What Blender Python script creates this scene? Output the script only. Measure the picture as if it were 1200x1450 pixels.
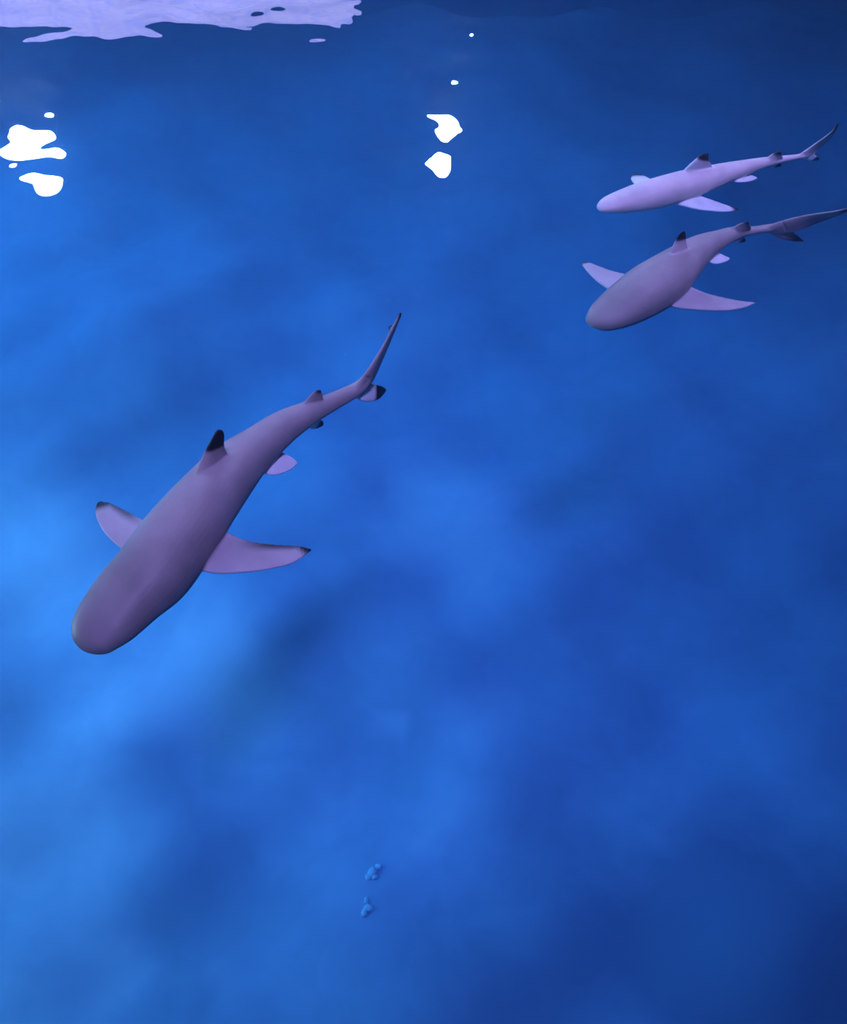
import bpy, bmesh, math, random
import numpy as np
from mathutils import Vector, kdtree

for o in list(bpy.data.objects):
    bpy.data.objects.remove(o)
S = bpy.context.scene
COL = S.collection

# ------------------------------------------------------------------ camera
F_PX = 1203.0
CAM_Z = 1.75
PITCH = math.radians(55)            # degrees below the horizontal
cam_data = bpy.data.cameras.new('camera')
cam_data.sensor_fit = 'HORIZONTAL'
cam_data.sensor_width = 36.0
cam_data.lens = 36.0 * F_PX / 1200.0
cam_data.clip_end = 100
cam = bpy.data.objects.new('camera', cam_data)
cam.location = (0, 0, CAM_Z)
cam.rotation_euler = (math.pi / 2 - PITCH, 0, 0)
COL.objects.link(cam)
S.camera = cam

# ------------------------------------------------------------------ world, exposure
w = bpy.data.worlds.new('world')
S.world = w
w.use_nodes = True
w.node_tree.nodes['Background'].inputs[0].default_value = (0.03, 0.06, 0.2, 1)
w.node_tree.nodes['Background'].inputs[1].default_value = 0.1
S.view_settings.view_transform = 'Standard'
S.view_settings.look = 'None'
S.view_settings.exposure = 0.0
S.view_settings.gamma = 1.0
S.view_settings.use_curve_mapping = False

# added unseen lamps: position, aim, power, colour, size, spot angle
ADDED_LAMPS = [
    # label, position, aim, watts, colour, lens radius, cone, mount
    ('added violet key light over the viewing platform, out of view', (0.3, -1.0, 8.9), (0.4, 1.9, -0.3), 3400, (0.37, 0.305, 1.0), 0.55, 42, 'ceiling'),  # added key for overhead light, placed outside the mirrored view
    ('added violet fill light above the dim side of the pool, out of view', (4.4, 3.0, 4.75), (1.9, 2.9, -0.4), 700, (0.46, 0.38, 1.0), 0.28, 34, 'ceiling'),  # added to brighten the far shark
    ('added violet fill light above the pale side of the pool, out of view', (-4.6, 2.5, 4.75), (-0.6, 2.2, -0.3), 250, (0.40, 0.36, 1.0), 0.28, 120, 'ceiling'),  # added weak side fill for the sharks
    ('added underwater fill light on the long tank wall, out of view', (-6.7, 2.2, -1.0), (-2.0, 1.2, -3.2), 2500, (0.85, 0.74, 0.95), 0.22, 110, 'wall'),  # added to brighten bed and haze on the left
    ('added blue underwater fill light farther along the long tank wall, out of view', (-6.7, 7.0, -1.0), (-1.5, 5.0, -3.2), 1500, (0.30, 0.52, 1.0), 0.22, 120, 'wall'),  # added to brighten the far left bed
]
FAR_BEAM_A = (900, (0.25, 0.42, 1.0), 130)     # watts, colour, cone of the two white floodlights at the far end
FAR_BEAM_B = (850, (0.25, 0.42, 1.0), 130)
S.cycles.max_bounces = 3
S.cycles.use_light_tree = False
S.cycles.diffuse_bounces = 1
S.cycles.glossy_bounces = 1
S.cycles.volume_bounces = 0
S.cycles.transparent_max_bounces = 8

# ------------------------------------------------------------------ helpers
def P(px, py, z):
    """point of the world at height z that the photograph shows at pixel (px, py)"""
    cx, cy = (px - 600.0) / F_PX, -(py - 725.0) / F_PX
    a = math.pi / 2 - PITCH
    d = Vector((cx, cy * math.cos(a) + math.sin(a), cy * math.sin(a) - math.cos(a)))
    t = (z - CAM_Z) / d.z
    return Vector((0, 0, CAM_Z)) + d * t

def scale_at(p):
    """metres per pixel at a world point"""
    a = math.pi / 2 - PITCH
    fwd = Vector((0, math.sin(a), -math.cos(a)))
    return (p - Vector((0, 0, CAM_Z))).dot(fwd) / F_PX

def mat(name):
    m = bpy.data.materials.new(name)
    m.use_nodes = True
    nt = m.node_tree
    nt.nodes.clear()
    return m, nt, nt.nodes.new('ShaderNodeOutputMaterial')

def principled(name, color, rough=0.6, metal=0.0, noise=None, emit=None):
    m, nt, out = mat(name)
    b = nt.nodes.new('ShaderNodeBsdfPrincipled')
    b.inputs['Roughness'].default_value = rough
    b.inputs['Metallic'].default_value = metal
    b.inputs['Base Color'].default_value = (*color, 1)
    if noise:
        sc, c2 = noise
        tc = nt.nodes.new('ShaderNodeTexCoord')
        n = nt.nodes.new('ShaderNodeTexNoise')
        n.inputs['Scale'].default_value = sc
        n.inputs['Detail'].default_value = 6
        r = nt.nodes.new('ShaderNodeValToRGB')
        r.color_ramp.elements[0].position = 0.35
        r.color_ramp.elements[1].position = 0.65
        r.color_ramp.elements[0].color = (*color, 1)
        r.color_ramp.elements[1].color = (*c2, 1)
        nt.links.new(tc.outputs['Object'], n.inputs['Vector'])
        nt.links.new(n.outputs['Fac'], r.inputs['Fac'])
        nt.links.new(r.outputs['Color'], b.inputs['Base Color'])
    nt.links.new(b.outputs[0], out.inputs['Surface'])
    return m

def obj(name, me, m, parent=None, smooth=False):
    if isinstance(me, bmesh.types.BMesh):
        bm = me
        bmesh.ops.recalc_face_normals(bm, faces=bm.faces[:])
        me = bpy.data.meshes.new(name)
        bm.to_mesh(me)
        bm.free()
    me.materials.append(m)
    if smooth:
        me.polygons.foreach_set('use_smooth', [True] * len(me.polygons))
    o = bpy.data.objects.new(name, me)
    COL.objects.link(o)
    if parent:
        o.parent = parent
    return o

def tag(o, label=None, cat=None, group=None, kind=None):
    if label: o['label'] = label
    if cat: o['category'] = cat
    if group: o['group'] = group
    if kind: o['kind'] = kind
    return o

def box(bm, x0, x1, y0, y1, z0, z1):
    vs = [bm.verts.new((x, y, z)) for x in (x0, x1) for y in (y0, y1) for z in (z0, z1)]
    for f in ((0, 1, 3, 2), (4, 6, 7, 5), (0, 4, 5, 1), (2, 3, 7, 6), (0, 2, 6, 4), (1, 5, 7, 3)):
        bm.faces.new([vs[i] for i in f])

def lathe(bm, prof, n=32):
    """prof: (radius, z) pairs, revolved about z"""
    rings = []
    for r, z in prof:
        if r < 1e-6:
            rings.append([bm.verts.new((0, 0, z))])
        else:
            rings.append([bm.verts.new((r * math.cos(2 * math.pi * i / n), r * math.sin(2 * math.pi * i / n), z)) for i in range(n)])
    for a, b in zip(rings, rings[1:]):
        for i in range(n):
            j = (i + 1) % n
            if len(a) == 1 and len(b) == 1: continue
            if len(a) == 1: bm.faces.new((a[0], b[i], b[j]))
            elif len(b) == 1: bm.faces.new((a[i], b[0], a[j]))
            else: bm.faces.new((a[i], b[i], b[j], a[j]))

# ------------------------------------------------------------------ room and tank shell
X0, X1, Y0, Y1 = -7.0, 7.0, -2.6, 11.0      # hall
FLOOR_Z, CEIL_Z, TANK_Y0 = -3.2, 9.6, -0.9
M_wall = principled('hall_paint', (0.02, 0.03, 0.09), 0.7, noise=(1.5, (0.03, 0.045, 0.12)))
M_ceil = principled('ceiling_paint', (0.03, 0.05, 0.14), 0.8, noise=(0.8, (0.045, 0.075, 0.2)))
M_tank = principled('tank_paint', (0.10, 0.22, 0.42), 0.8, noise=(1.0, (0.14, 0.28, 0.5)))

def struct(name, b, m, label):
    bm = bmesh.new()
    box(bm, *b)
    return tag(obj(name, bm, m), label, 'wall' if 'wall' in name else name.split('_')[0], kind='structure')

struct('wall_back', (X0, X1, Y1, Y1 + .3, 0.25, CEIL_Z), M_wall, 'dark navy hall wall across the far end of the pool')
struct('wall_left', (X0 - .3, X0, Y0, Y1 + .3, 0.25, CEIL_Z), M_wall, 'dark navy hall wall along one long side of the pool')
struct('wall_right', (X1, X1 + .3, Y0, Y1 + .3, 0.25, CEIL_Z), M_wall, 'dark navy hall wall on the dim side of the pool')
struct('wall_front', (X0, X1, Y0 - .3, Y0, 0.25, CEIL_Z), M_wall, 'dark navy hall wall behind the viewing platform')
struct('ceiling', (X0 - .3, X1 + .3, Y0 - .3, Y1 + .3, CEIL_Z, CEIL_Z + .2), M_ceil, 'dim blue hall ceiling above the pool')
struct('wall_tank_far', (X0, X1, Y1, Y1 + .3, FLOOR_Z - .6, 0.25), M_tank, 'blue painted far side of the tank under water')
struct('wall_tank_left', (X0 - .3, X0, TANK_Y0, Y1 + .3, FLOOR_Z - .6, 0.25), M_tank, 'blue painted long side of the tank under water')
struct('wall_tank_right', (X1, X1 + .3, TANK_Y0, Y1 + .3, FLOOR_Z - .6, 0.25), M_tank, 'blue painted dim side of the tank under water')
struct('wall_tank_near', (X0, X1, TANK_Y0 - .3, TANK_Y0, FLOOR_Z - .6, 0.25), M_tank, 'blue painted near side of the tank below the platform')
struct('floor_platform', (X0, X1, Y0, TANK_Y0 - .3, 0.05, 0.25), M_wall, 'dark viewing platform floor beside the pool')

# tank floor: uneven bed with soft dunes; pale sand between darker growth, light falloff painted in on the right
def bed_height(x, y):
    h = 0.10 * np.sin(1.3 * x + 0.7 * y + 0.4) + 0.08 * np.sin(-0.9 * x + 1.9 * y + 1.7)
    h += 0.05 * np.sin(3.1 * x - 1.2 * y + 2.2) + 0.04 * np.sin(2.3 * x + 3.7 * y)
    h += 0.02 * np.sin(6.1 * x + 2.9 * y + 1) + 0.02 * np.sin(-4.7 * x + 6.3 * y)
    return h

def grid_mesh(name, xs, ys, hf):
    nx, ny = len(xs), len(ys)
    gx, gy = np.meshgrid(xs, ys)
    v = np.stack([gx, gy, hf(gx, gy)], -1).reshape(-1, 3)
    i = np.arange((nx - 1) * (ny - 1))
    a = (i // (nx - 1)) * nx + i % (nx - 1)
    f = np.stack([a, a + 1, a + nx + 1, a + nx], -1)
    return v, f

def patch_mask(nt, centres, noise_scale, distort):
    """soft union of blotches at (x, y, rx, ry) with ragged edges, in object space"""
    L = nt.links.new
    tc = nt.nodes.new('ShaderNodeTexCoord')
    n = nt.nodes.new('ShaderNodeTexNoise')
    n.inputs['Scale'].default_value = noise_scale
    n.inputs['Detail'].default_value = 5
    L(tc.outputs['Object'], n.inputs['Vector'])
    sub = nt.nodes.new('ShaderNodeVectorMath'); sub.operation = 'SUBTRACT'
    sub.inputs[1].default_value = (0.5, 0.5, 0.5)
    L(n.outputs['Color'], sub.inputs[0])
    mad = nt.nodes.new('ShaderNodeVectorMath'); mad.operation = 'MULTIPLY_ADD'
    mad.inputs[1].default_value = (distort, distort, 0)
    L(sub.outputs[0], mad.inputs[0]); L(tc.outputs['Object'], mad.inputs[2])
    acc = None
    for (x, y, rx, ry, k) in centres:
        mp = nt.nodes.new('ShaderNodeVectorMath'); mp.operation = 'SUBTRACT'
        mp.inputs[1].default_value = (x, y, 0)
        L(mad.outputs[0], mp.inputs[0])
        sc = nt.nodes.new('ShaderNodeVectorMath'); sc.operation = 'MULTIPLY'
        sc.inputs[1].default_value = (1 / rx, 1 / ry, 0)
        L(mp.outputs[0], sc.inputs[0])
        ln = nt.nodes.new('ShaderNodeVectorMath'); ln.operation = 'LENGTH'
        L(sc.outputs[0], ln.inputs[0])
        mr = nt.nodes.new('ShaderNodeMapRange'); mr.interpolation_type = 'SMOOTHSTEP'
        mr.inputs['From Min'].default_value = 0.25; mr.inputs['From Max'].default_value = 1.15
        mr.inputs['To Min'].default_value = k; mr.inputs['To Max'].default_value = 0.0
        L(ln.outputs['Value'], mr.inputs['Value'])
        if acc is None: acc = mr.outputs[0]
        else:
            ad = nt.nodes.new('ShaderNodeMath'); ad.operation = 'ADD'
            L(acc, ad.inputs[0]); L(mr.outputs[0], ad.inputs[1]); acc = ad.outputs[0]
    return acc, mad.outputs[0]

def fp(px, py):
    p = P(px, py, FLOOR_Z)
    return p.x, p.y

def bed_material():
    m, nt, out = mat('tank_bed')
    L = nt.links.new
    b = nt.nodes.new('ShaderNodeBsdfPrincipled')
    b.inputs['Roughness'].default_value = 0.95
    b.inputs['Specular IOR Level'].default_value = 0.1
    pale = [(*fp(85, 1385), .50, .46, .9), (*fp(60, 1190), .75, .5, .55), (*fp(250, 960), .9, .75, .7), (*fp(640, 720), .75, 1.0, .7),
            (*fp(40, 780), .9, .8, .7), (*fp(690, 1000), .35, .4, .35), (*fp(630, 1180), .4, .4, .4), (*fp(545, 1020), .16, .16, .5),
            (*fp(540, 470), 1.3, 1.0, .4), (*fp(390, 1130), .4, .3, .25), (*fp(410, 1390), .35, .3, .2), (*fp(480, 1120), .3, .3, .3)]
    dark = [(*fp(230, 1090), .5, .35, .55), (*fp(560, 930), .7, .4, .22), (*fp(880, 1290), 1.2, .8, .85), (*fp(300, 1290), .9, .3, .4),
            (*fp(230, 1420), .3, .3, .6), (*fp(1130, 1330), .9, .9, .9), (*fp(1130, 800), 1.2, 1.6, .7), (*fp(620, 1410), .9, .45, .7), (*fp(820, 640), 1.0, 1.0, .3),  # right-hand patches: dark growth, with fading lamplight painted in
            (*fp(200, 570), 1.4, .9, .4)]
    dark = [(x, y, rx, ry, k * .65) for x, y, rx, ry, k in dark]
    a, co = patch_mask(nt, pale, 2.2, 0.55)
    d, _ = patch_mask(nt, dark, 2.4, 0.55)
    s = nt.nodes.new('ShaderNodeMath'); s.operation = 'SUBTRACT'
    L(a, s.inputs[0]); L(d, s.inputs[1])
    n2 = nt.nodes.new('ShaderNodeTexNoise')
    n2.inputs['Scale'].default_value = 2.2; n2.inputs['Detail'].default_value = 8; n2.inputs['Roughness'].default_value = 0.65
    L(co, n2.inputs['Vector'])
    m2 = nt.nodes.new('ShaderNodeMath'); m2.operation = 'MULTIPLY_ADD'
    m2.inputs[1].default_value = 0.62; L(n2.outputs['Fac'], m2.inputs[0]); L(s.outputs[0], m2.inputs[2])
    n3 = nt.nodes.new('ShaderNodeTexNoise')
    n3.inputs['Scale'].default_value = 5.5; n3.inputs['Detail'].default_value = 4
    L(co, n3.inputs['Vector'])
    m3 = nt.nodes.new('ShaderNodeMath'); m3.operation = 'MULTIPLY_ADD'; m3.inputs[1].default_value = 0.5
    n3c = nt.nodes.new('ShaderNodeMath'); n3c.operation = 'SUBTRACT'; n3c.inputs[1].default_value = 0.5
    L(n3.outputs['Fac'], n3c.inputs[0]); L(n3c.outputs[0], m3.inputs[0]); L(m2.outputs[0], m3.inputs[2])
    r = nt.nodes.new('ShaderNodeValToRGB')
    e = r.color_ramp.elements
    e[0].position = 0.0; e[0].color = (0.09, 0.19, 0.38, 1)
    e[1].position = 1.0; e[1].color = (0.32, 0.52, 0.80, 1)
    x = r.color_ramp.elements.new(0.45); x.color = (0.17, 0.33, 0.60, 1)
    mr = nt.nodes.new('ShaderNodeMapRange')
    mr.inputs['From Min'].default_value = -0.35; mr.inputs['From Max'].default_value = 1.45
    L(m3.outputs[0], mr.inputs['Value']); L(mr.outputs[0], r.inputs['Fac'])
    L(r.outputs['Color'], b.inputs['Base Color'])
    L(b.outputs[0], out.inputs['Surface'])
    return m

xs = np.linspace(X0 - .2, X1 + .2, 180); ys = np.linspace(TANK_Y0 - .2, Y1 + .2, 150)
v, f = grid_mesh('tank_floor', xs, ys, lambda x, y: FLOOR_Z - .1 + bed_height(x, y))
me = bpy.data.meshes.new('floor'); me.from_pydata(v.tolist(), [], f.tolist())
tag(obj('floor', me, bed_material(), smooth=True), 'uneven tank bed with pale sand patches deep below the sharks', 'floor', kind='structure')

# ------------------------------------------------------------------ water
# ripples: (kx, ky) in rad/m, amplitude in mm, phase
WAVES = [
    (-27.78, 47.53, 0.03543, 4.977), (9.864, 28.7, 0.02653, 3.464), (0.8737, 25.36, 0.136, 0.5605), (31.64, 26.7, 0.02947, 5.644),
    (-9.069, 19.82, 0.1004, 0.2468), (26.28, 63.71, 0.03093, 1.289), (13.77, 22.36, 0.1121, 0.392), (-42.55, 76.72, 0.02896, 4.322),
    (-40.43, 36.51, 0.08743, 0.6183), (-1.418, 26.18, 0.1907, 3.802), (-29.71, 12.91, 0.1208, 0.33), (37.7, 41.59, 0.0354, 1.537),
    (15.71, 38.15, 0.06607, 5.404), (-7.668, 20.17, 0.1693, 1.872), (1.08, 39.89, 0.09046, 5.254), (22.96, 18.7, 0.06241, 1.204),
    (13.73, 9.86, 0.2905, 2.406), (-15, 18.91, 0.1052, 5.456), (14.71, 13.65, 0.2904, 2.666), (-34.95, 65.72, 0.01376, 5.905),
    (35.55, 7.564, 0.02568, 2.776), (15.98, 34.01, 0.0709, 3.883), (27.45, 33.95, 0.126, 4.506), (0.507, 23.19, 0.1751, 0.6574),
    (26.45, 40.21, 0.09776, 2.411), (1.224, 13.05, 0.2771, 5), (23.71, 31.46, 0.1401, 2.132), (-4.003, 24.11, 0.1788, 5.824),
    (-28.63, 34.72, 0.06519, 4.505), (-2.738, 25.16, 0.04628, 1.546), (-39.69, 37.93, 0.08244, 5.335), (7.039, 8.748, 0.1173, 5.313),
    (-6.347, 12.72, 0.2068, 4.508), (42.32, 10.95, 0.1371, 0.8326), (3.421, 25.69, 0.1807, 3.064), (-1.815, 40.49, 0.05939, 5.073),
    (10.68, 33.88, 0.1214, 5.436), (12.94, 25.76, 0.1329, 1.634), (9.462, 18.04, 0.2572, 5.38), (31.25, 28.49, 0.0821, 1.582),
    (-2.113, 8.473, 0.7016, 6.194), (-6.552, 30.91, 0.1143, 1.809), (-5.737, 19.6, 0.3229, 3.433), (-20.03, 27.27, 0.1007, 0.2203),
    (-10.98, 23.19, 0.1682, 3.55), (7.731, 19.64, 0.1837, 5.127), (-4.599, 35.17, 0.03565, 6.171), (20.31, 58.03, 0.03709, 3.05),
    (-74.25, 5.357, 0.04465, 0.2722), (28.18, 8.247, 0.2553, 2.247), (-17.38, 21.65, 0.115, 2.746), (5.439, 21.04, 0.16, 1.32),
    (-2.323, 17.5, 0.1968, 4.452), (19.57, -3.189, 0.2673, 2.976), (-27.55, 36.92, 0.05618, 1.03), (-1.282, 13.93, 0.496, 4.334),
    (20.68, 20.25, 0.1862, 3.196), (-20.46, 5.239, 0.215, 1.021), (-26.36, 47.01, 0.05302, 4.852), (49.85, 19.47, 0.08568, 5.704),
    (3.928, 94.26, 0.0174, 4.827), (-67.31, 68.98, 0.00595, 1.449), (4.654, 16.47, 0.09052, 1.285), (-21.03, 30.12, 0.03173, 5.369),
    (-25.39, 10.63, 0.03707, 5.88), (-29.23, 6.99, 0.02527, 1.6), (11.18, -4.06, 0.06204, 0.7024), (23.51, 66.45, 0.01289, 2.989),
    (51.49, -0.4389, 0.01597, 5.182), (12.26, 37.85, 0.03816, 3.668), (11.14, 24.06, 0.05079, 6.173), (24.61, 23.34, 0.05293, 0.5561),
    (44.41, 61.24, 0.01248, 5.312), (-9.297, 21.27, 0.00791, 3.582), (84.71, 11.64, 0.02702, 2.31), (-36.66, 38.84, 0.03237, 1.891),
    (-13.61, 87.44, 0.00547, 4.978), (-20.03, 65.4, 0.01572, 5.67), (27.4, 2.312, 0.1168, 5.447), (7.428, 19.42, 0.05816, 0.4892),
    (-48.18, 72.81, 0.01003, 5.815), (23.97, 46.14, 0.02223, 0.6485), (17.68, 107.3, 0.00811, 1.194), (0.2639, 10.16, 0.1534, 2.326),
    (-9.11, -0.4618, 0.1068, 5.023), (-64.22, 57.6, 0.01405, 6.244), (12.49, 119.7, 0.0035, 5.148), (-6.558, 34.5, 0.02431, 1.414),
    (-28.38, 44.78, 0.01049, 0.8587), (41.11, 100.3, 0.01764, 3.921), (0.9148, 16.09, 0.05223, 1.834), (-0.08665, 56.06, 0.02292, 5.903),
    (-24.05, 46.86, 0.02441, 4.669), (-27.45, 72.65, 0.02966, 0.2027), (7.178, 56.02, 0.01241, 1.941), (26.72, 40.94, 0.01233, 3.033),
    (38.3, 24.52, 0.01485, 4.203), (27.14, 59.42, 0.02015, 5.238), (27.44, 20.33, 0.0724, 3.517), (20.01, 7.031, 0.1012, 5.628),
    (43.95, -0.8284, 0.0353, 1.527), (-3.069, 58.57, 0.0147, 0.1687), (-6.984, 21.25, 0.02205, 0.04511), (54.68, 43.2, 0.00925, 5.124),
    (14.87, 72.22, 0.00888, 1.077), (-8.061, 42.1, 0.01196, 0.8295), (-8.724, 98.01, 0.00471, 4.495), (-23.57, 24.76, 0.02327, 2.932),
    (20.94, 16.08, 0.05506, 1.59), (80.68, 54.13, 0.02247, 4.431), (72.76, 22.42, 0.02775, 2.474), (6.886, 8.056, 0.2046, 1.244),
    (-14.81, 26.4, 0.04406, 2.227), (70.42, 90.12, 0.00607, 6.137), (-8.297, 16.3, 0.08213, 1.39), (28.5, 46.94, 0.02049, 3.465),
    (2.119, 62.11, 0.01026, 1.891), (32.3, 0.6074, 0.02365, 3.582), (31.08, 9.986, 0.02656, 0.5749), (-92.68, 22.7, 0.01266, 3.958),
    (-33.01, 51.12, 0.01255, 0.05484), (4.525, 59.53, 0.00364, 3.759), (31.01, 48.49, 0.00265, 6.074), (-11.23, 97.19, 0.00697, 0.2809),
    (13.27, 16.38, 0.09224, 1.974), (-4.298, 21.74, 0.04473, 0.06546), (28.53, 19.5, 0.08268, 2.051), (7.869, 12.89, 0.05362, 0.3496),
    (34.2, 35.32, 0.01639, 2.148), (-8.949, 22.12, 0.01677, 3.297), (6.039, 18.77, 0.02163, 2.509), (22.57, 44.6, 0.01154, 0.2615),
    (70.67, 94.26, 0.00616, 4.541), (1.797, 51.84, 0.00813, 0.4572), (3.524, 78.96, 0.01062, 3.783), (-1.498, 25.34, 0.04565, 1.258),
    (-69.22, 33.31, 0.00595, 1.345), (24.6, 100.6, 0.00614, 3.801), (-30.73, 22.87, 0.01265, 0.8443),
]

DIMPLES = [(644, 113, 2.2, .022), (670, 46, 5.5, .024), (825, 17, 9.0, .026)]     # small stray ripples: pixel, mm, radius
def wave(x, y):
    h = np.zeros_like(x)
    for px, py, a, sg in DIMPLES:
        c = P(px, py, 0)
        h += a * .001 * np.exp(-((x - c.x) ** 2 + (y - c.y) ** 2) / (2 * sg * sg))
    for kx, ky, a, ph in WAVES:
        h += a * .001 * np.sin(kx * x + ky * y + ph)
    return h

def water_material():
    m, nt, out = mat('pool_water')
    L = nt.links.new
    geo = nt.nodes.new('ShaderNodeNewGeometry')
    dot = nt.nodes.new('ShaderNodeVectorMath'); dot.operation = 'DOT_PRODUCT'
    L(geo.outputs['Incoming'], dot.inputs[0]); L(geo.outputs['Normal'], dot.inputs[1])
    ab = nt.nodes.new('ShaderNodeMath'); ab.operation = 'ABSOLUTE'; L(dot.outputs['Value'], ab.inputs[0])
    inv = nt.nodes.new('ShaderNodeMath'); inv.operation = 'SUBTRACT'; inv.inputs[0].default_value = 1.0; inv.use_clamp = True
    L(ab.outputs[0], inv.inputs[1])
    pw = nt.nodes.new('ShaderNodeMath'); pw.operation = 'POWER'; pw.inputs[1].default_value = 5.0; L(inv.outputs[0], pw.inputs[0])
    fr = nt.nodes.new('ShaderNodeMath'); fr.operation = 'MULTIPLY_ADD'
    fr.inputs[1].default_value = 0.98; fr.inputs[2].default_value = 0.02; L(pw.outputs[0], fr.inputs[0])
    tr = nt.nodes.new('ShaderNodeBsdfTransparent')
    g0 = nt.nodes.new('ShaderNodeBsdfGlossy'); g0.inputs['Roughness'].default_value = 0.0
    g1 = nt.nodes.new('ShaderNodeBsdfGlossy'); g1.inputs['Roughness'].default_value = 0.20
    gm = nt.nodes.new('ShaderNodeMixShader'); gm.inputs[0].default_value = 0.02
    L(g0.outputs[0], gm.inputs[1]); L(g1.outputs[0], gm.inputs[2])
    mx = nt.nodes.new('ShaderNodeMixShader')
    L(fr.outputs[0], mx.inputs[0]); L(tr.outputs[0], mx.inputs[1]); L(gm.outputs[0], mx.inputs[2])
    L(mx.outputs[0], out.inputs['Surface'])
    vs = nt.nodes.new('ShaderNodeVolumeScatter')
    vs.inputs['Color'].default_value = (0.25, 0.48, 1.0, 1)
    vs.inputs['Density'].default_value = 0.09
    vs.inputs['Anisotropy'].default_value = 0.2
    va = nt.nodes.new('ShaderNodeVolumeAbsorption')
    va.inputs['Color'].default_value = (0.03, 0.68, 0.92, 1)
    va.inputs['Density'].default_value = 0.26
    ad = nt.nodes.new('ShaderNodeAddShader')
    L(vs.outputs[0], ad.inputs[0]); L(va.outputs[0], ad.inputs[1])
    L(ad.outputs[0], out.inputs['Volume'])
    return m

def axis(lo, a, b, hi, step, coarse):
    return np.concatenate([np.linspace(lo, a, max(2, int((a - lo) / coarse)), endpoint=False),
                           np.arange(a, b, step), np.linspace(b, hi, max(2, int((hi - b) / coarse)))])
xs = axis(X0 - .15, -2.7, 2.7, X1 + .15, 0.013, 0.12)
ys = axis(TANK_Y0 - .15, -0.3, 4.6, Y1 + .15, 0.013, 0.12)
v, f = grid_mesh('water', xs, ys, wave)
nx, ny = len(xs), len(ys)
loop = [i for i in range(nx)] + [j * nx + nx - 1 for j in range(1, ny)] + [(ny - 1) * nx + i for i in range(nx - 2, -1, -1)] + [j * nx for j in range(ny - 2, 0, -1)]
nv = len(v)
bot = v[loop].copy(); bot[:, 2] = FLOOR_Z - 0.5
faces = f.tolist()
n = len(loop)
for i in range(n):
    j = (i + 1) % n
    faces.append([loop[j], loop[i], nv + i, nv + j])
faces.append([nv + i for i in range(n - 1, -1, -1)])
me = bpy.data.meshes.new('water')
me.from_pydata(np.concatenate([v, bot]).tolist(), [], faces)
sm = [True] * len(f) + [False] * (len(faces) - len(f))
me.polygons.foreach_set('use_smooth', sm)
water = obj('water', me, water_material())
tag(water, 'clear deep blue pool water with a gently rippled surface', 'water', kind='structure')

# ------------------------------------------------------------------ lamps and lit window of the hall (white pair and window seen reflected, others added)
M_metal = principled('black_metal', (0.03, 0.03, 0.035), 0.45, 0.8)
def emit_mat(name, color, strength):
    m, nt, out = mat(name)
    e = nt.nodes.new('ShaderNodeEmission')
    e.inputs[0].default_value = (*color, 1); e.inputs[1].default_value = strength
    nt.links.new(e.outputs[0], out.inputs['Surface'])
    return m

def floodlight(pos, aim, radius, label, group, lens_mat, spot=None, mount='ceiling'):
    pos = Vector(pos); d = (Vector(aim) - pos).normalized()
    root = bpy.data.objects.new('floodlight', None); COL.objects.link(root)
    root.location = pos
    tag(root, label, 'lamp', group)
    q = d.to_track_quat('-Z', 'Y')
    r = radius
    bm = bmesh.new()
    lathe(bm, [(0, .55 * r), (.45 * r, .52 * r), (.75 * r, .35 * r), (r * 1.08, .0), (r * 1.12, -.12 * r), (r * 1.02, -.12 * r), (r * 1.0, -.02 * r), (0, -.0 * r)])
    h = obj('housing', bm, M_metal, root, True); h.rotation_euler = q.to_euler()
    bm = bmesh.new()
    lathe(bm, [(0, -.05 * r), (.6 * r, -.045 * r), (.98 * r, -.03 * r), (.98 * r, -.025 * r), (0, -.025 * r)])
    l = obj('lens', bm, lens_mat, root, True); l.rotation_euler = q.to_euler()
    bm = bmesh.new()                                             # yoke bracket and rod to the ceiling
    top = CEIL_Z - pos.z
    for s in (-1, 1):
        box(bm, s * r * 1.2 - .012, s * r * 1.2 + .012, -.03, .03, -.02, r * 1.1)
    box(bm, -r * 1.2, r * 1.2, -.03, .03, r * 1.1, r * 1.1 + .02)
    if mount == 'ceiling':
        box(bm, -.02, .02, -.02, .02, r * 1.1 + .02, top - .004)
    else:                                                        # plate on the tank wall behind it
        box(bm, X0 - pos.x + .004, -r * 1.2, -.03, .03, -.03, .03)
        box(bm, X0 - pos.x + .004, X0 - pos.x + .03, -.15, .15, -.15, .15)
    obj('bracket', bm, M_metal, root)
    if spot:
        watts, color, cone = spot
        ld = bpy.data.lights.new('floodlight_beam', 'SPOT')
        ld.energy = watts; ld.color = color; ld.shadow_soft_size = r
        ld.spot_size = math.radians(cone); ld.spot_blend = 0.9
        lo = bpy.data.objects.new('floodlight_beam', ld); COL.objects.link(lo)
        lo.location = pos + d * (.15 * r + .02); lo.rotation_euler = q.to_euler()
    return root

M_lens_soft = emit_mat('added_lens_violet', (0.65, 0.55, 1.0), 12)  # lens of the added lamps
M_lens_soft.cycles.emission_sampling = 'NONE'
M_lens_hot = emit_mat('lamp_lens_white', (0.80, 0.80, 1.0), 140)
M_lens_hot.cycles.emission_sampling = 'NONE'
for lb, pos, aim, watts, color, r, cone, mount in ADDED_LAMPS:
    floodlight(pos, aim, r, lb, 'added unseen floodlights', M_lens_soft, (watts, color, cone), mount)

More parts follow.
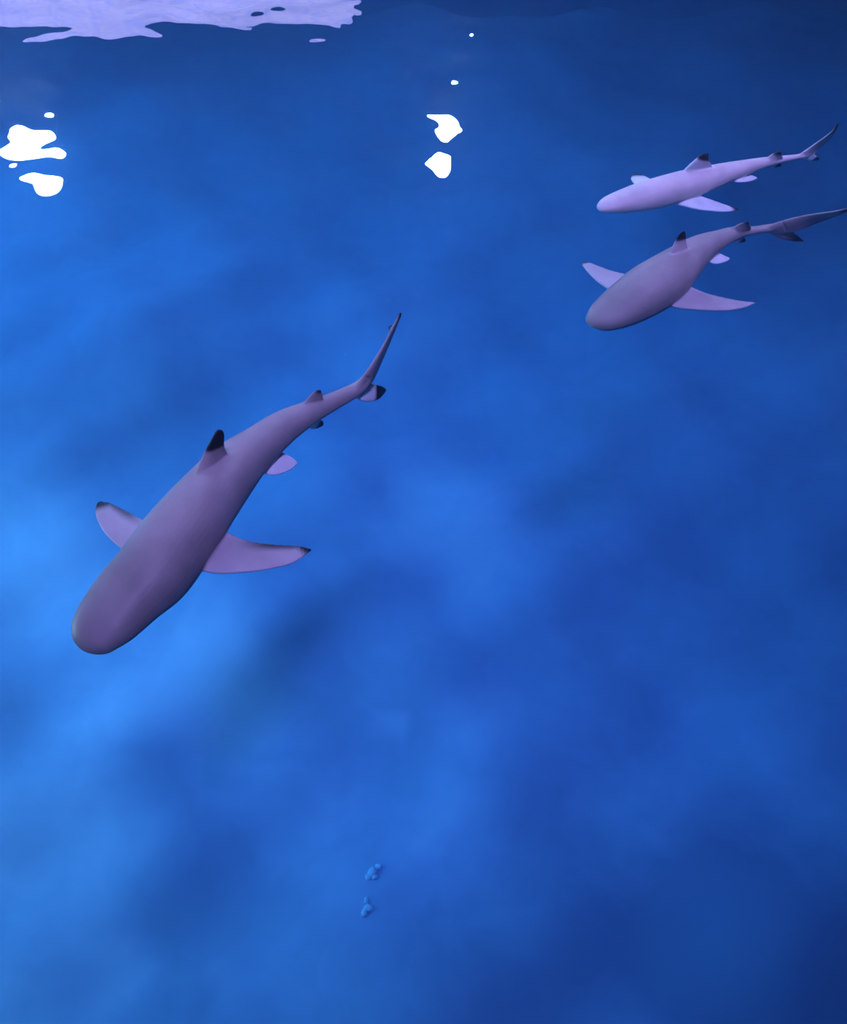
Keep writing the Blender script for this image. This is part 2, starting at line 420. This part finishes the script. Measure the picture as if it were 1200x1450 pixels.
def mirror_point(px, py, y):
    """where a thing at distance y stands so that still water shows its mirror image at this pixel"""
    p = P(px, py, -1.0); c = Vector((0, 0, CAM_Z)); d = p - c
    q = c + d * (y / d.y)
    return Vector((q.x, q.y, -q.z))
floodlight(mirror_point(46.2, 214.7, 8.6), (0, 4.2, -1.5), 0.279, 'white floodlight mirrored as a broken glint near the pale side', 'white floodlights', M_lens_hot, FAR_BEAM_A)
floodlight(mirror_point(630.3, 201.9, 8.6), (0.8, 5.8, -2.5), 0.204, 'white floodlight mirrored as a double glint mid pool', 'white floodlights', M_lens_hot, FAR_BEAM_B)

# lit window strip on the far wall
m, nt, out = mat('lit_window_pane')
e = nt.nodes.new('ShaderNodeEmission')
tc = nt.nodes.new('ShaderNodeTexCoord'); nz = nt.nodes.new('ShaderNodeTexNoise'); nz.inputs['Scale'].default_value = 9; nz.inputs['Detail'].default_value = 6
rp = nt.nodes.new('ShaderNodeValToRGB')
rp.color_ramp.elements[0].position = .35; rp.color_ramp.elements[0].color = (0.33, 0.35, 0.95, 1)
rp.color_ramp.elements[1].position = .65; rp.color_ramp.elements[1].color = (0.52, 0.50, 1.0, 1)
nt.links.new(tc.outputs['Object'], nz.inputs['Vector']); nt.links.new(nz.outputs['Fac'], rp.inputs['Fac']); nt.links.new(rp.outputs['Color'], e.inputs['Color'])
e.inputs['Strength'].default_value = 8.6
nt.links.new(e.outputs[0], out.inputs['Surface'])
M_pane = m
wz1 = mirror_point(200, 37.9, Y1).z; wx1 = mirror_point(498.4, 30, Y1).x; wx0 = -6.8; wz0 = wz1 - 1.3
win = bpy.data.objects.new('window_1', None); COL.objects.link(win)
tag(win, 'long lit lavender window strip on the far hall wall', 'window', kind='structure')
bm = bmesh.new(); box(bm, wx0, wx1, Y1 - .03, Y1 - .01, wz0, wz1)
obj('pane', bm, M_pane, win)
bm = bmesh.new()
t = .06
box(bm, wx0 - t, wx1 + t, Y1 - .06, Y1, wz1, wz1 + t); box(bm, wx0 - t, wx1 + t, Y1 - .06, Y1, wz0 - t, wz0)
box(bm, wx0 - t, wx0, Y1 - .06, Y1, wz0, wz1); box(bm, wx1, wx1 + t, Y1 - .06, Y1, wz0, wz1)
obj('window_frame', bm, M_metal, win)

# ------------------------------------------------------------------ sharks
BACK = (0.37, 0.30, 0.295); FLANK = (0.40, 0.34, 0.37); BELLY = (0.66, 0.64, 0.66)
FIN = (0.50, 0.40, 0.42); FIN_PALE = (0.85, 0.80, 0.82); BLACK = (0.010, 0.010, 0.014)

def shark_material():
    m, nt, out = mat('shark_skin')
    L = nt.links.new
    b = nt.nodes.new('ShaderNodeBsdfPrincipled')
    b.inputs['Roughness'].default_value = 0.5
    b.inputs['Specular IOR Level'].default_value = 0.28
    at = nt.nodes.new('ShaderNodeAttribute'); at.attribute_name = 'skin'
    tc = nt.nodes.new('ShaderNodeTexCoord')
    n = nt.nodes.new('ShaderNodeTexNoise'); n.inputs['Scale'].default_value = 9; n.inputs['Detail'].default_value = 5
    L(tc.outputs['Object'], n.inputs['Vector'])
    mr = nt.nodes.new('ShaderNodeMapRange'); mr.inputs['To Min'].default_value = 0.86; mr.inputs['To Max'].default_value = 1.14
    mr.inputs['From Min'].default_value = 0.3; mr.inputs['From Max'].default_value = 0.7
    L(n.outputs['Fac'], mr.inputs['Value'])
    mu = nt.nodes.new('ShaderNodeVectorMath'); mu.operation = 'SCALE'
    L(at.outputs['Color'], mu.inputs[0]); L(mr.outputs[0], mu.inputs['Scale'])
    L(mu.outputs[0], b.inputs['Base Color'])
    L(b.outputs[0], out.inputs['Surface'])
    return m
M_shark = shark_material()
M_eye = principled('shark_eye', (0.015, 0.013, 0.012), 0.15)

def catmull(pts, n, power=1.0):
    """n samples, evenly spaced by length, of a centripetal-like Catmull-Rom curve; pts: array (k, d)"""
    pts = np.asarray(pts, float)
    k = len(pts)
    ext = np.vstack([2 * pts[0] - pts[1], pts, 2 * pts[-1] - pts[-2]])
    out = []
    for i in range(k - 1):
        p0, p1, p2, p3 = ext[i:i + 4]
        t = np.linspace(0, 1, 24, endpoint=False)[:, None]
        out.append(0.5 * ((2 * p1) + (-p0 + p2) * t + (2 * p0 - 5 * p1 + 4 * p2 - p3) * t ** 2 + (-p0 + 3 * p1 - 3 * p2 + p3) * t ** 3))
    out = np.vstack(out + [pts[-1:]])
    d = np.linalg.norm(np.diff(out[:, :3], axis=0), axis=1)
    s = np.concatenate([[0], np.cumsum(d)])
    u = s[-1] * np.linspace(0, 1, n) ** power
    return np.stack([np.interp(u, s, out[:, j]) for j in range(out.shape[1])], 1)

def smooth(a, b, x):
    t = min(1, max(0, (x - a) / (b - a)))
    return t * t * (3 - 2 * t)

def mix(a, b, t):
    return tuple(p + (q - p) * t for p, q in zip(a, b))

class Skin:
    def __init__(self): self.v, self.f, self.c = [], [], []
    def rings(self, rings, cols):
        base = len(self.v); n = len(rings[0])
        for r, c in zip(rings, cols):
            self.v += [tuple(p) for p in r]; self.c += c
        for i in range(len(rings) - 1):
            for j in range(n):
                k = (j + 1) % n
                self.f.append((base + i * n + j, base + i * n + k, base + (i + 1) * n + k, base + (i + 1) * n + j))
        self.f.append(tuple(base + j for j in range(n - 1, -1, -1)))
        self.f.append(tuple(base + (len(rings) - 1) * n + j for j in range(n)))

def body(sk, ctrl, z0, roll, head=1.0):
    """ctrl: (px, py, width in px, dz). A tube that follows the spine; returns samples"""
    pts = []
    for px, py, wd, dz in ctrl:
        p = P(px, py, z0 + dz)
        pts.append((p.x, p.y, p.z, (wd * .5 * scale_at(p)) ** 2))
    C = catmull(pts, 120, 1.5)
    # denser at the snout
    N = 36; rings, cols = [], []
    total = len(C)
    for i, (x, y, z, r2) in enumerate(C):
        s = (i / (total - 1)) ** 1.5
        r = math.sqrt(max(r2, 1e-6))
        a = C[max(0, i - 2)]; b = C[min(total - 1, i + 2)]
        t = Vector(b[:3]) - Vector(a[:3]); t.normalize()
        side = t.cross(Vector((0, 0, 1))).normalized()          # towards the animal's left when t runs nose -> tail reversed below
        up = side.cross(t).normalized()
        cr, sr = math.cos(roll), math.sin(roll)
        side, up = side * cr + up * sr, up * cr - side * sr
        hf = 0.62 + 0.36 * smooth(0.02, 0.30, s)
        ring, col = [], []
        for j in range(N):
            an = 2 * math.pi * j / N
            cx, sz = math.cos(an), math.sin(an)
            cx = math.copysign(abs(cx) ** .84, cx); sz = math.copysign(abs(sz) ** .84, sz)   # fuller flanks than an ellipse
            fl = 0.92 if sz < 0 else 1.0                           # flatter belly
            p = Vector((x, y, z)) + side * (r * cx) + up * (r * hf * sz * fl)
            ring.append(p)
            e = sz
            c = mix(BELLY, FLANK, smooth(-.80, -.60, e))
            c = mix(c, BACK, smooth(-.62, -.35, e))
            k = head + (1 - head) * smooth(.10, .45, s)             # skin darker towards the head
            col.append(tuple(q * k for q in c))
        rings.append(ring); cols.append(col)
    sk.rings(rings, cols)
    return C

def fin(sk, lead, trail, z0, thick, upper, lower, tip=(.7, .85), edge=None, rows=34, half=14, flip=False):
    """lead / trail: (px, py, dz) from root to tip; tip: span fractions between which the colour turns black"""
    A = catmull([tuple(P(a, b, z0 + c)) for a, b, c in lead], rows)
    B = catmull([tuple(P(a, b, z0 + c)) for a, b, c in trail], rows)
    rings, cols = [], []
    for i in range(rows):
        s = i / (rows - 1)
        a, b = Vector(A[i]), Vector(B[i])
        i0, i1 = max(0, i - 1), min(rows - 1, i + 1)
        span = (Vector(A[i1]) + Vector(B[i1]) - Vector(A[i0]) - Vector(B[i0]))
        ch = b - a
        if ch.length < 1e-5: ch = Vector(B[i - 1]) - Vector(A[i - 1])
        n = ch.cross(span)
        n = n.normalized() if n.length > 1e-9 else Vector((0, 0, 1))
        if n.z < 0: n = -n
        ring, col = [], []
        th = thick * (1 - .72 * s)
        for j in range(2 * half):
            top = j < half
            u = (j + .0) / (half - 1) if top else (2 * half - 1 - j) / (half - 1)
            prof = (u ** .5) * (1 - u) * 2.0 + 0.10
            off = max(th * prof * .65, .0030)
            ring.append(a + (b - a) * u + n * (off if top else -off))
            c = upper if top else lower
            k = smooth(tip[0], tip[1], s + .08 * (u - .5))
            if edge: k = max(k, smooth(edge[0], edge[1], u) * smooth(.25, .6, s) * edge[2])
            col.append(mix(c, BLACK, k))
        rings.append(ring); cols.append(col)
    sk.rings(rings, cols)

def finish_shark(sk, name, label, voxel, tone=1.0):
    me = bpy.data.meshes.new(name + '_source')
    me.from_pydata([tuple(p) for p in sk.v], [], sk.f)
    bm = bmesh.new(); bm.from_mesh(me)
    bmesh.ops.recalc_face_normals(bm, faces=bm.faces[:]); bm.to_mesh(me); bm.free()
    tmp = bpy.data.objects.new(name + '_source', me); COL.objects.link(tmp)
    r = tmp.modifiers.new('remesh', 'REMESH'); r.mode = 'VOXEL'; r.voxel_size = voxel
    sm = tmp.modifiers.new('smooth', 'SMOOTH'); sm.factor = .5; sm.iterations = 5
    dg = bpy.context.evaluated_depsgraph_get()
    out = bpy.data.meshes.new_from_object(tmp.evaluated_get(dg))
    bpy.data.objects.remove(tmp)
    kd = kdtree.KDTree(len(sk.v))
    for i, p in enumerate(sk.v): kd.insert(p, i)
    kd.balance()
    cols = np.zeros((len(out.vertices), 4), np.float32); cols[:, 3] = 1
    co = np.zeros(len(out.vertices) * 3, np.float32); out.vertices.foreach_get('co', co); co = co.reshape(-1, 3)
    for i, p in enumerate(co):
        acc = np.zeros(3); ws = 0
        for _c, idx, d in kd.find_n(p, 3):
            wgt = 1 / (d + .002); acc += wgt * np.array(sk.c[idx]); ws += wgt
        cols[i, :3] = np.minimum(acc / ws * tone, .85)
    centre = co.mean(0)
    out.vertices.foreach_set('co', (co - centre).ravel())
    at = out.attributes.new('skin', 'FLOAT_COLOR', 'POINT'); at.data.foreach_set('color', cols.ravel())
    out.materials.clear()
    o = obj(name, out, M_shark, smooth=True)
    o.location = centre
    tag(o, label, 'shark', 'blacktip sharks gliding under the surface')
    return o

def eyes(o, C, s, roll=0.0):
    i = int(s ** (1 / 1.5) * (len(C) - 1))
    x, y, z, r2 = C[i]; r = math.sqrt(r2)
    t = (Vector(C[i + 2][:3]) - Vector(C[i - 2][:3])).normalized()
    side = t.cross(Vector((0, 0, 1))).normalized(); up = side.cross(t)
    cr, sr = math.cos(roll), math.sin(roll)
    side, up = side * cr + up * sr, up * cr - side * sr
    hf = 0.62 + 0.36 * smooth(0.02, 0.30, s)
    for sg in (-1, 1):
        an = math.radians(-44)
        p = Vector((x, y, z)) + side * (sg * r * math.cos(an) * .93) + up * (r * hf * math.sin(an))
        bm = bmesh.new(); bmesh.ops.create_uvsphere(bm, u_segments=16, v_segments=10, radius=r * .085)
        e = obj('eye', bm, M_eye, o, True); e.location = p - o.location; e['label'] = 'small dark eye'

# ---- large shark
sk = Skin(); z0 = -0.30; RB = math.radians(6)
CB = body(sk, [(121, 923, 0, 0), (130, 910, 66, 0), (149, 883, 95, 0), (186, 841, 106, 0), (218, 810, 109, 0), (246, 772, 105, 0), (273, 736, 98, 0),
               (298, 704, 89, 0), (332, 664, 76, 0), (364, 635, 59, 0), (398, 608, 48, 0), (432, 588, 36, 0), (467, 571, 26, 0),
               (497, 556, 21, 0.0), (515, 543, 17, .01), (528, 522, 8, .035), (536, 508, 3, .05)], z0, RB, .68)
# pectoral fins
fin(sk, [(262, 800, -.03), (302, 812, -.04), (343, 811, -.05), (381, 806, -.06), (416, 797, -.07), (442, 779, -.08)],
        [(295, 745, -.03), (322, 754, -.04), (349, 765, -.05), (384, 771, -.06), (420, 773, -.07), (440, 777, -.08)], z0, .024, FIN, BELLY, (.85, .95), (.62, .95, .85))
fin(sk, [(210, 800, -.03), (172, 777, -.04), (150, 757, -.05), (138, 737, -.06), (135, 722, -.07), (138, 712, -.07)],
        [(240, 750, -.03), (207, 738, -.04), (191, 730, -.05), (172, 720, -.06), (155, 712, -.07), (142, 710, -.07)], z0, .024, FIN, BELLY, (.80, .93), (.62, .95, .85))
# first dorsal
fin(sk, [(272, 700, .05), (280, 664, .095), (290, 640, .13), (299, 622, .165), (305, 611, .19), (309, 608, .20)],
        [(326, 655, .05), (322, 642, .085), (318, 632, .12), (318, 622, .155), (318, 614, .185), (315, 609, .20)], z0, .026, BACK, BACK, (.52, .60))
# second dorsal
fin(sk, [(424, 580, .02), (432, 568, .045), (442, 557, .07), (450, 552, .085)], [(456, 568, .02), (458, 564, .04), (457, 558, .06), (455, 553, .083)], z0, .014, BACK, BACK, (.70, .98))
# pelvic fins
fin(sk, [(366, 668, -.04), (385, 673, -.05), (402, 670, -.065), (415, 663, -.075), (422, 656, -.08)], [(388, 640, -.04), (400, 641, -.05), (409, 645, -.065), (417, 650, -.075), (421, 654, -.08)], z0, .014, FIN_PALE, BELLY, (.96, 1.1))
fin(sk, [(345, 655, -.05), (345, 640, -.06), (352, 628, -.07), (362, 619, -.08)], [(380, 628, -.05), (374, 624, -.06), (369, 621, -.07), (365, 619, -.08)], z0, .014, FIN_PALE, BELLY, (.96, 1.1))
# anal fin
fin(sk, [(434, 600, -.01), (440, 607, -.04), (448, 607, -.06), (457, 603, -.08)], [(452, 588, -.01), (455, 594, -.04), (458, 597, -.06), (458, 601, -.08)], z0, .012, BELLY, BELLY, (.3, .6))
# tail: upper lobe, lower lobe
fin(sk, [(500, 550, .02), (519, 527, .06), (534, 505, .09), (546, 484, .12), (556, 464, .15), (567, 442, .185)],
        [(510, 563, -.02), (528, 540, -.01), (541, 511, .02), (551, 488, .06), (559, 468, .11), (569, 444, .175)], z0, .020, BACK, BACK, (.86, .97))
fin(sk, [(498, 560, -.01), (510, 567, -.04), (523, 569, -.07), (537, 565, -.10), (547, 554, -.13)],
        [(522, 540, -.0), (528, 543, -.04), (535, 545, -.07), (541, 547, -.10), (546, 550, -.13)], z0, .016, FIN_PALE, BELLY, (.42, .54))
# lobe notch near the tail tip
fin(sk, [(557, 473, .11), (553, 469, .11), (550, 465, .11)], [(562, 460, .13), (556, 460, .125), (552, 461, .115)], z0, .016, BACK, BACK, (.3, .6), rows=10, half=6)
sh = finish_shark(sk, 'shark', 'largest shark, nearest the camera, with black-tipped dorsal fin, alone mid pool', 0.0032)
eyes(sh, CB, .12, RB)

# ---- middle shark (tail runs out of the picture)
sk = Skin(); z0 = -0.42; R2 = math.radians(2)
C2 = body(sk, [(837, 461, 0, 0), (843, 456, 34, 0), (857, 448, 53, 0), (881, 434, 66, 0), (913, 414, 72, 0), (940, 397, 70, 0), (966, 375, 57, 0),
               (990, 355, 42, 0), (1014, 342, 29, 0), (1040, 331, 19, 0), (1064, 327, 12, 0), (1090, 323, 11, 0), (1110, 319, 8, .01), (1130, 314, 3, .02)], z0, R2, .86)
fin(sk, [(938, 428, -.03), (958, 436, -.04), (990, 439, -.05), (1025, 440, -.06), (1050, 437, -.07), (1072, 429, -.08)],
        [(962, 402, -.03), (980, 407, -.04), (1003, 416, -.05), (1033, 423, -.06), (1055, 427, -.07), (1071, 428, -.08)], z0, .022, FIN, BELLY, (.93, .985), (.85, 1.0, .4))
fin(sk, [(885, 424, -.03), (862, 410, -.04), (845, 398, -.05), (832, 385, -.06), (825, 376, -.07), (825, 373, -.07)],
        [(915, 398, -.03), (892, 390, -.04), (868, 384, -.05), (848, 377, -.06), (833, 371, -.07), (827, 371, -.07)], z0, .022, FIN, BELLY, (.90, .97), (.85, 1.0, .4))
fin(sk, [(944, 378, .03), (950, 358, .09), (955, 345, .12), (961, 334, .15), (968, 327, .17)], [(980, 364, .03), (974, 350, .08), (972, 341, .11), (972, 333, .14), (971, 328, .17)], z0, .022, FIN, FIN, (.62, .72))
fin(sk, [(1030, 329, .02), (1040, 321, .04), (1050, 316, .06), (1058, 314, .07)], [(1064, 325, .02), (1064, 321, .04), (1062, 317, .06), (1061, 314, .07)], z0, .012, BACK, BACK, (.60, .95))
fin(sk, [(1002, 370, -.04), (1012, 374, -.05), (1022, 373, -.06), (1030, 370, -.07), (1034, 367, -.075)], [(1012, 355, -.04), (1020, 359, -.05), (1026, 362, -.06), (1031, 364, -.07), (1034, 366, -.075)], z0, .012, FIN_PALE, BELLY, (.96, 1.1))
fin(sk, [(985, 360, -.05), (985, 351, -.06), (990, 345, -.07), (997, 340, -.08)], [(1008, 348, -.05), (1005, 344, -.06), (1003, 341, -.07), (1000, 340, -.08)], z0, .012, FIN_PALE, BELLY, (.96, 1.1))
fin(sk, [(1036, 338, -.01), (1041, 343, -.03), (1048, 344, -.05), (1055, 343, -.06)], [(1050, 331, -.01), (1054, 336, -.03), (1056, 339, -.05), (1056, 342, -.06)], z0, .010, BELLY, BELLY, (.3, .6))
fin(sk, [(1086, 320, .015), (1110, 312, .04), (1135, 306, .07), (1160, 302, .10), (1182, 299, .13), (1206, 294, .155)],
        [(1092, 330, -.02), (1113, 330, -.02), (1135, 325, .0), (1162, 314, .04), (1184, 306, .085), (1207, 296, .145)], z0, .016, BACK, BACK, (.80, .97), (.75, 1.0, .9))
fin(sk, [(1084, 327, -.01), (1097, 334, -.04), (1110, 339, -.06), (1125, 342, -.08), (1139, 342, -.10)],
        [(1118, 322, -.0), (1126, 329, -.03), (1130, 333, -.06), (1134, 337, -.08), (1138, 341, -.10)], z0, .014, BACK, BACK, (.15, .7))
sh = finish_shark(sk, 'shark', 'dark-backed shark with both pectoral fins spread, tail running out of the picture', 0.003)
eyes(sh, C2, .12, R2)

# ---- far shark
sk = Skin(); z0 = -0.36; R3 = math.radians(-2)
C3 = body(sk, [(847, 296, 0, 0), (852, 294, 18, 0), (863, 290, 29, 0), (880, 286, 36, 0), (905, 280, 41, 0), (935, 273, 42, 0), (963, 265, 41, 0),
               (990, 257, 37, 0), (1020, 248, 30, 0), (1050, 239, 22, 0), (1080, 231, 15, 0), (1105, 226, 10, 0), (1130, 222, 7, 0), (1142, 219, 8, .0), (1152, 212, 6, .01)], z0, R3)
fin(sk, [(942, 284, -.03), (962, 290, -.04), (985, 296, -.05), (1008, 299, -.06), (1030, 300, -.07), (1047, 297, -.08)],
        [(972, 272, -.03), (990, 277, -.04), (1005, 282, -.05), (1022, 288, -.06), (1036, 293, -.07), (1046, 296, -.08)], z0, .020, FIN, BELLY, (.82, .93))
fin(sk, [(905, 268, -.03), (898, 260, -.04), (894, 254, -.05), (895, 250, -.06), (899, 247, -.07)],
        [(935, 260, -.03), (922, 254, -.04), (914, 250, -.05), (908, 247, -.06), (902, 246, -.07)], z0, .018, FIN, BELLY, (.55, .8))
fin(sk, [(960, 252, .025), (968, 242, .055), (977, 233, .085), (986, 225, .11), (994, 219, .13), (1002, 217, .145)],
        [(1012, 242, .025), (1009, 235, .055), (1006, 230, .085), (1004, 225, .11), (1004, 221, .13), (1004, 218, .145)], z0, .020, FIN, FIN, (.60, .70))
fin(sk, [(1084, 226, .015), (1092, 219, .035), (1099, 216, .05), (1104, 215, .06)], [(1110, 224, .015), (1108, 220, .035), (1107, 217, .05), (1106, 215, .06)], z0, .010, BACK, BACK, (.35, .7))
fin(sk, [(1030, 254, -.025), (1044, 258, -.03), (1056, 258, -.035), (1066, 256, -.04), (1073, 253, -.045)], [(1046, 245, -.025), (1058, 247, -.03), (1064, 248, -.035), (1069, 250, -.04), (1073, 252, -.045)], z0, .012, FIN_PALE, BELLY, (.96, 1.1))
fin(sk, [(1010, 255, -.04), (1016, 247, -.05), (1024, 243, -.055), (1033, 240, -.06)], [(1042, 246, -.04), (1040, 243, -.05), (1038, 241, -.055), (1036, 240, -.06)], z0, .012, FIN_PALE, BELLY, (.96, 1.1))
fin(sk, [(1084, 234, -.01), (1092, 237, -.03), (1100, 237, -.045), (1106, 235, -.055)], [(1102, 228, -.01), (1105, 231, -.03), (1107, 233, -.045), (1107, 235, -.055)], z0, .010, BELLY, BELLY, (.2, .5))
fin(sk, [(1132, 219, .01), (1147, 209, .04), (1160, 200, .07), (1171, 192, .10), (1180, 184, .13), (1187, 174, .16)],
        [(1140, 225, -.015), (1154, 217, -.005), (1165, 206, .02), (1176, 196, .06), (1183, 187, .10), (1188, 175, .15)], z0, .013, BACK, BACK, (.55, .95), (.7, 1.0, .8))
fin(sk, [(1133, 223, -.005), (1141, 226, -.025), (1150, 228, -.045), (1160, 227, -.065)], [(1150, 217, .0), (1156, 220, -.02), (1159, 222, -.04), (1161, 224, -.065)], z0, .010, BACK, BELLY, (.25, .6))
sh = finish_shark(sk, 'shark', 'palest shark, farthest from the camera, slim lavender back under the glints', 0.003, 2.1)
eyes(sh, C3, .12, R3)

# ------------------------------------------------------------------ small pale stones on the bed
M_stone = principled('pale_stone', (0.30, 0.60, 0.85), 0.9, noise=(30, (0.24, 0.5, 0.75)))
random.seed(11)
stone_mesh = []
for k in range(3):
    bm = bmesh.new()
    bmesh.ops.create_icosphere(bm, subdivisions=2, radius=1.0)
    for vtx in bm.verts:
        d = 1 + .22 * math.sin(3 * vtx.co.x + k) * math.cos(2.5 * vtx.co.y + 2 * k) + random.uniform(-.07, .07)
        vtx.co = Vector((vtx.co.x * d * 1.15, vtx.co.y * d * .9, vtx.co.z * d * .6))
    me = bpy.data.meshes.new('stone'); bm.to_mesh(me); bm.free(); me.polygons.foreach_set('use_smooth', [True] * len(me.polygons)); me.materials.append(M_stone); stone_mesh.append(me)
for k, (px, py, sz) in enumerate([(536, 1228, 5), (527, 1236, 7), (521, 1243, 4), (531, 1242, 4), (519, 1276, 4), (522, 1286, 6), (516, 1293, 5)]):
    z = FLOOR_Z - .1
    for _ in range(4):
        p = P(px, py, z); z = FLOOR_Z - .1 + float(bed_height(np.array(p.x), np.array(p.y)))
    o = bpy.data.objects.new('stone', stone_mesh[k % 3]); COL.objects.link(o)
    r = sz * scale_at(p)
    o.location = (p.x, p.y, z + r * .3); o.scale = (r, r, r); o.rotation_euler = (0, 0, k * 1.3)
    o_lab = 'tiny pale stone on the tank bed, in the clump %s' % ('nearer the large shark' if py < 1260 else 'nearer the bottom edge')
    tag(o, o_lab, 'stone', 'pale stones strewn on the tank bed')
